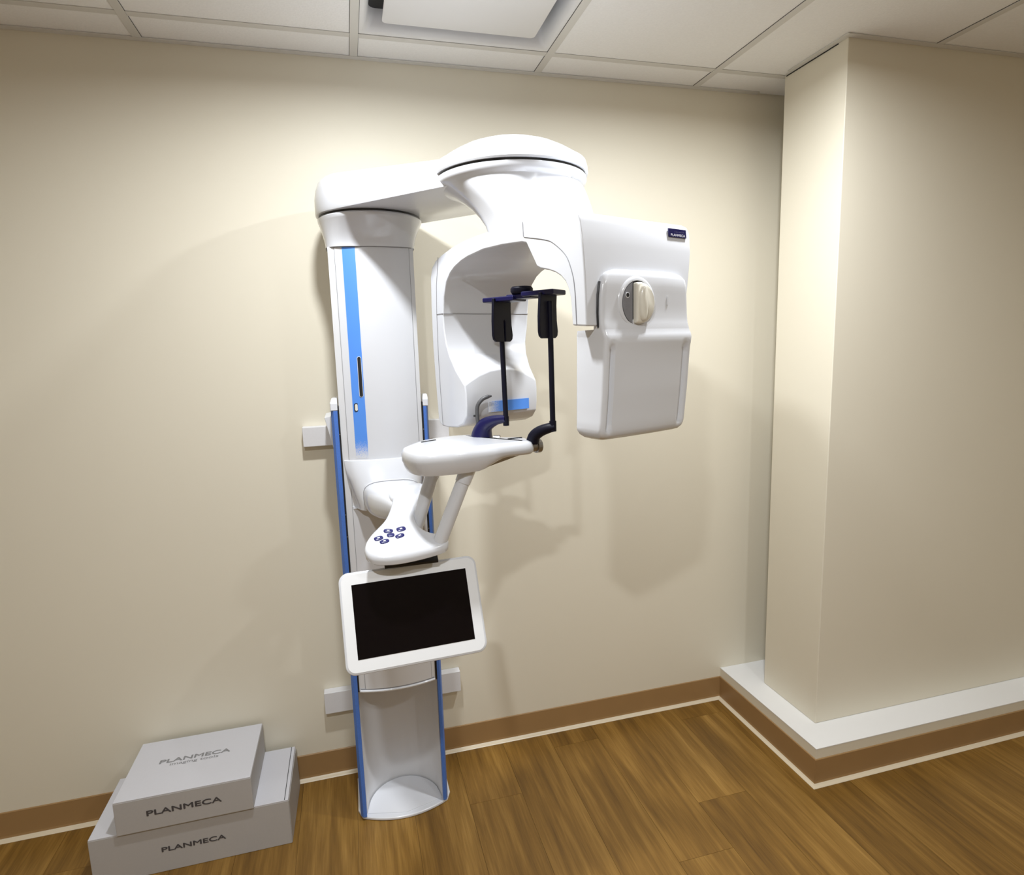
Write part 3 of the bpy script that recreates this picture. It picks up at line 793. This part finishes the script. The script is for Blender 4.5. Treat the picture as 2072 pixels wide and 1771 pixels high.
for (x, y), sz, rot in (((1.175,-.555), (.0125,.0080), -10), ((1.209,-.553), (.0125,.0090), 10), ((1.180,-.571), (.0100,.0075), 0), ((1.203,-.577), (.0125,.0075), 20), ((1.148,-.578), (.0120,.0080), 15), ((1.162,-.591), (.0125,.0075), 15)):
    c = Vector((x, y, tz(y)+.0008)); r = math.radians(rot)
    kx = Vector((math.cos(r), math.sin(r), .45*math.sin(r))).normalized(); kyy = kz.cross(kx)
    n = 20; lo = []
    for s_, d in ((1.0, 0), (1.0, .0012), (.85, .0022), (.6, .0026)):
        lo.append([c + kx*(sz[0]*s_*math.copysign(abs(math.cos(2*math.pi*i/n))**.7, math.cos(2*math.pi*i/n))) + kyy*(sz[1]*s_*math.copysign(abs(math.sin(2*math.pi*i/n))**.7, math.sin(2*math.pi*i/n))) + kz*d for i in range(n)])
    kk = loft('control_key', lo, 'key', ctrl, smooth=50)
    if abs(x-1.180) > 1e-4:
        obox('key_symbol', c + kz*.0027, kx, kyy, kz, sz[0]*.26, sz[1]*.24, .0003, 'keylight', kk)
# patient handles between panel and table
def handle(p0, p1, name='patient_handle'):
    p0 = Vector(p0); p1 = Vector(p1); d = p1-p0
    h = tube(name, [p0, p1], .0186, 'white', mc, seg=28)
    tube('handle_sleeve', [p0+d*.80, p0+d*.83, p1], [.0203, .0206, .0218], 'white', h, seg=28)
    return h
handle((1.305,-.600,1.040), (1.391,-.592,1.232))
handle((1.254,-.490,1.050), (1.318,-.478,1.225))

# touch screen
TC = Vector((1.2243, -.6229, .8644)); psi, tau, gam = math.radians(1.12), math.radians(24.46), math.radians(1.04)
tX = Vector((math.cos(psi), math.sin(psi), 0)); tB = Vector((-math.sin(psi), math.cos(psi), 0))
tZ = math.cos(tau)*Vector((0,0,1)) + math.sin(tau)*tB
tX, tZ = math.cos(gam)*tX + math.sin(gam)*tZ, -math.sin(gam)*tX + math.cos(gam)*tZ
tN = tX.cross(tZ)          # toward the viewer is -tN? (tX x tZ points to -y)
DW, DH = .3023, .1861
def rrect(hw, hh0, hh1, r, d, n=8):
    out = []
    for qx, qz, a0, hh in ((1,1,0,hh1),(-1,1,90,hh1),(-1,-1,180,hh0),(1,-1,270,hh0)):
        for i in range(n+1):
            a = math.radians(a0+90*i/n)
            out.append(TC + tX*(qx*(hw-r)+r*math.cos(a)) + tZ*(qz*(hh-r)+r*math.sin(a)) + tN*d)
    return out
ow, ohb, oht = .1830, .1290, .1260
ts = loft('touch_screen', [rrect(ow-.012, ohb-.012, oht-.012, .020, -.034), rrect(ow-.004, ohb-.004, oht-.004, .024, -.028), rrect(ow, ohb, oht, .026, -.018), rrect(ow, ohb, oht, .026, -.006), rrect(ow-.001, ohb-.001, oht-.001, .025, -.002), rrect(ow-.004, ohb-.004, oht-.004, .022, .0)], 'white', mc, smooth=40)
loft('bezel', [rrect(ow-.0055, ohb-.0055, oht-.0055, .021, -.001), rrect(ow-.0060, ohb-.0060, oht-.0060, .021, .0012)], 'bezel', ts)
def rect(hw, hh, d): return [TC + tX*x*hw + tZ*z*hh + tN*d for x, z in ((1,1),(-1,1),(-1,-1),(1,-1))]
loft('display', [rect(DW/2, DH/2, .0005), rect(DW/2, DH/2, .0018)], 'screen', ts)
# bracket behind the screen up to the panel
tube('screen_arm', [TC-tN*.036+tZ*.03, TC-tN*.055+tZ*.085, Vector((1.215,-.545,.985)), Vector((1.215,-.540,1.045))], [.022,.020,.018,.018], 'greyplastic', ts, seg=14)
obox('mount_plate', (1.228,-.565,1.0045), (1,0,0), (0,1,.45), (0,-.45,1), .070, .040, .004, 'black', ts)

XF = None
# ------------------------------------------------------------------ cardboard boxes
def carton(name, x0, x1, y0, y1, z0, z1, label, cat, flap=True):
    t = thing(name, ((x0+x1)/2, (y0+y1)/2, z0), label, cat)
    b = box('body', x0, x1, y0, y1, z0+.0003, z1-.004, 'box', t, bevel=.0015, seg=2)
    box('lid', x0+.001, x1-.001, y0+.0005, y1, z1-.0042, z1, 'boxlid', t, bevel=.0012, seg=2)
    return t
lb = carton('cardboard_box', .271, .827, -.292, -.022, 0.0, .154, 'long white cardboard box lying on the floor, lower of the two', 'box')
box('lid_gap', .8145, .8165, -.290, -.023, .1535, .1544, 'black', lb)
box('lid_flap', .8170, .8268, -.290, -.023, .150, .1546, 'boxlid', lb, bevel=.001, seg=1)
loft('side_flap', [[(.8272,-.290,.002), (.8272,-.024,.002), (.8272,-.024,.148), (.8272,-.290,.148)], [(.8285,-.290,.002), (.8330,-.024,.002), (.8295,-.024,.148), (.8285,-.290,.148)]], 'box', lb)
text('front_lettering', 'PLANMECA', .0148, .178, 'print', lb, (.460, -.2922, .0672), (1,0,0), (0,0,1), 0.0004, bold=.055)
ub = carton('cardboard_box', .351, .727, -.301, -.020, .1548, .2635, 'shorter white cardboard box with grey lettering, stacked on the lower box', 'box')
text('front_lettering', 'PLANMECA', .0165, .204, 'print', ub, (.436, -.3012, .2020), (1,0,0), (0,0,1), 0.0004, bold=.055)
text('lid_lettering', 'PLANMECA', .0175, .208, 'print_light', ub, (.435, -.150, .2636), (1,0,0), (0,1,0), 0.0004, bold=.055)
text('lid_fine_lettering', 'imaging tools', .0130, .142, 'print_light', ub, (.469, -.168, .2636), (1,0,0), (0,1,0), 0.0004)
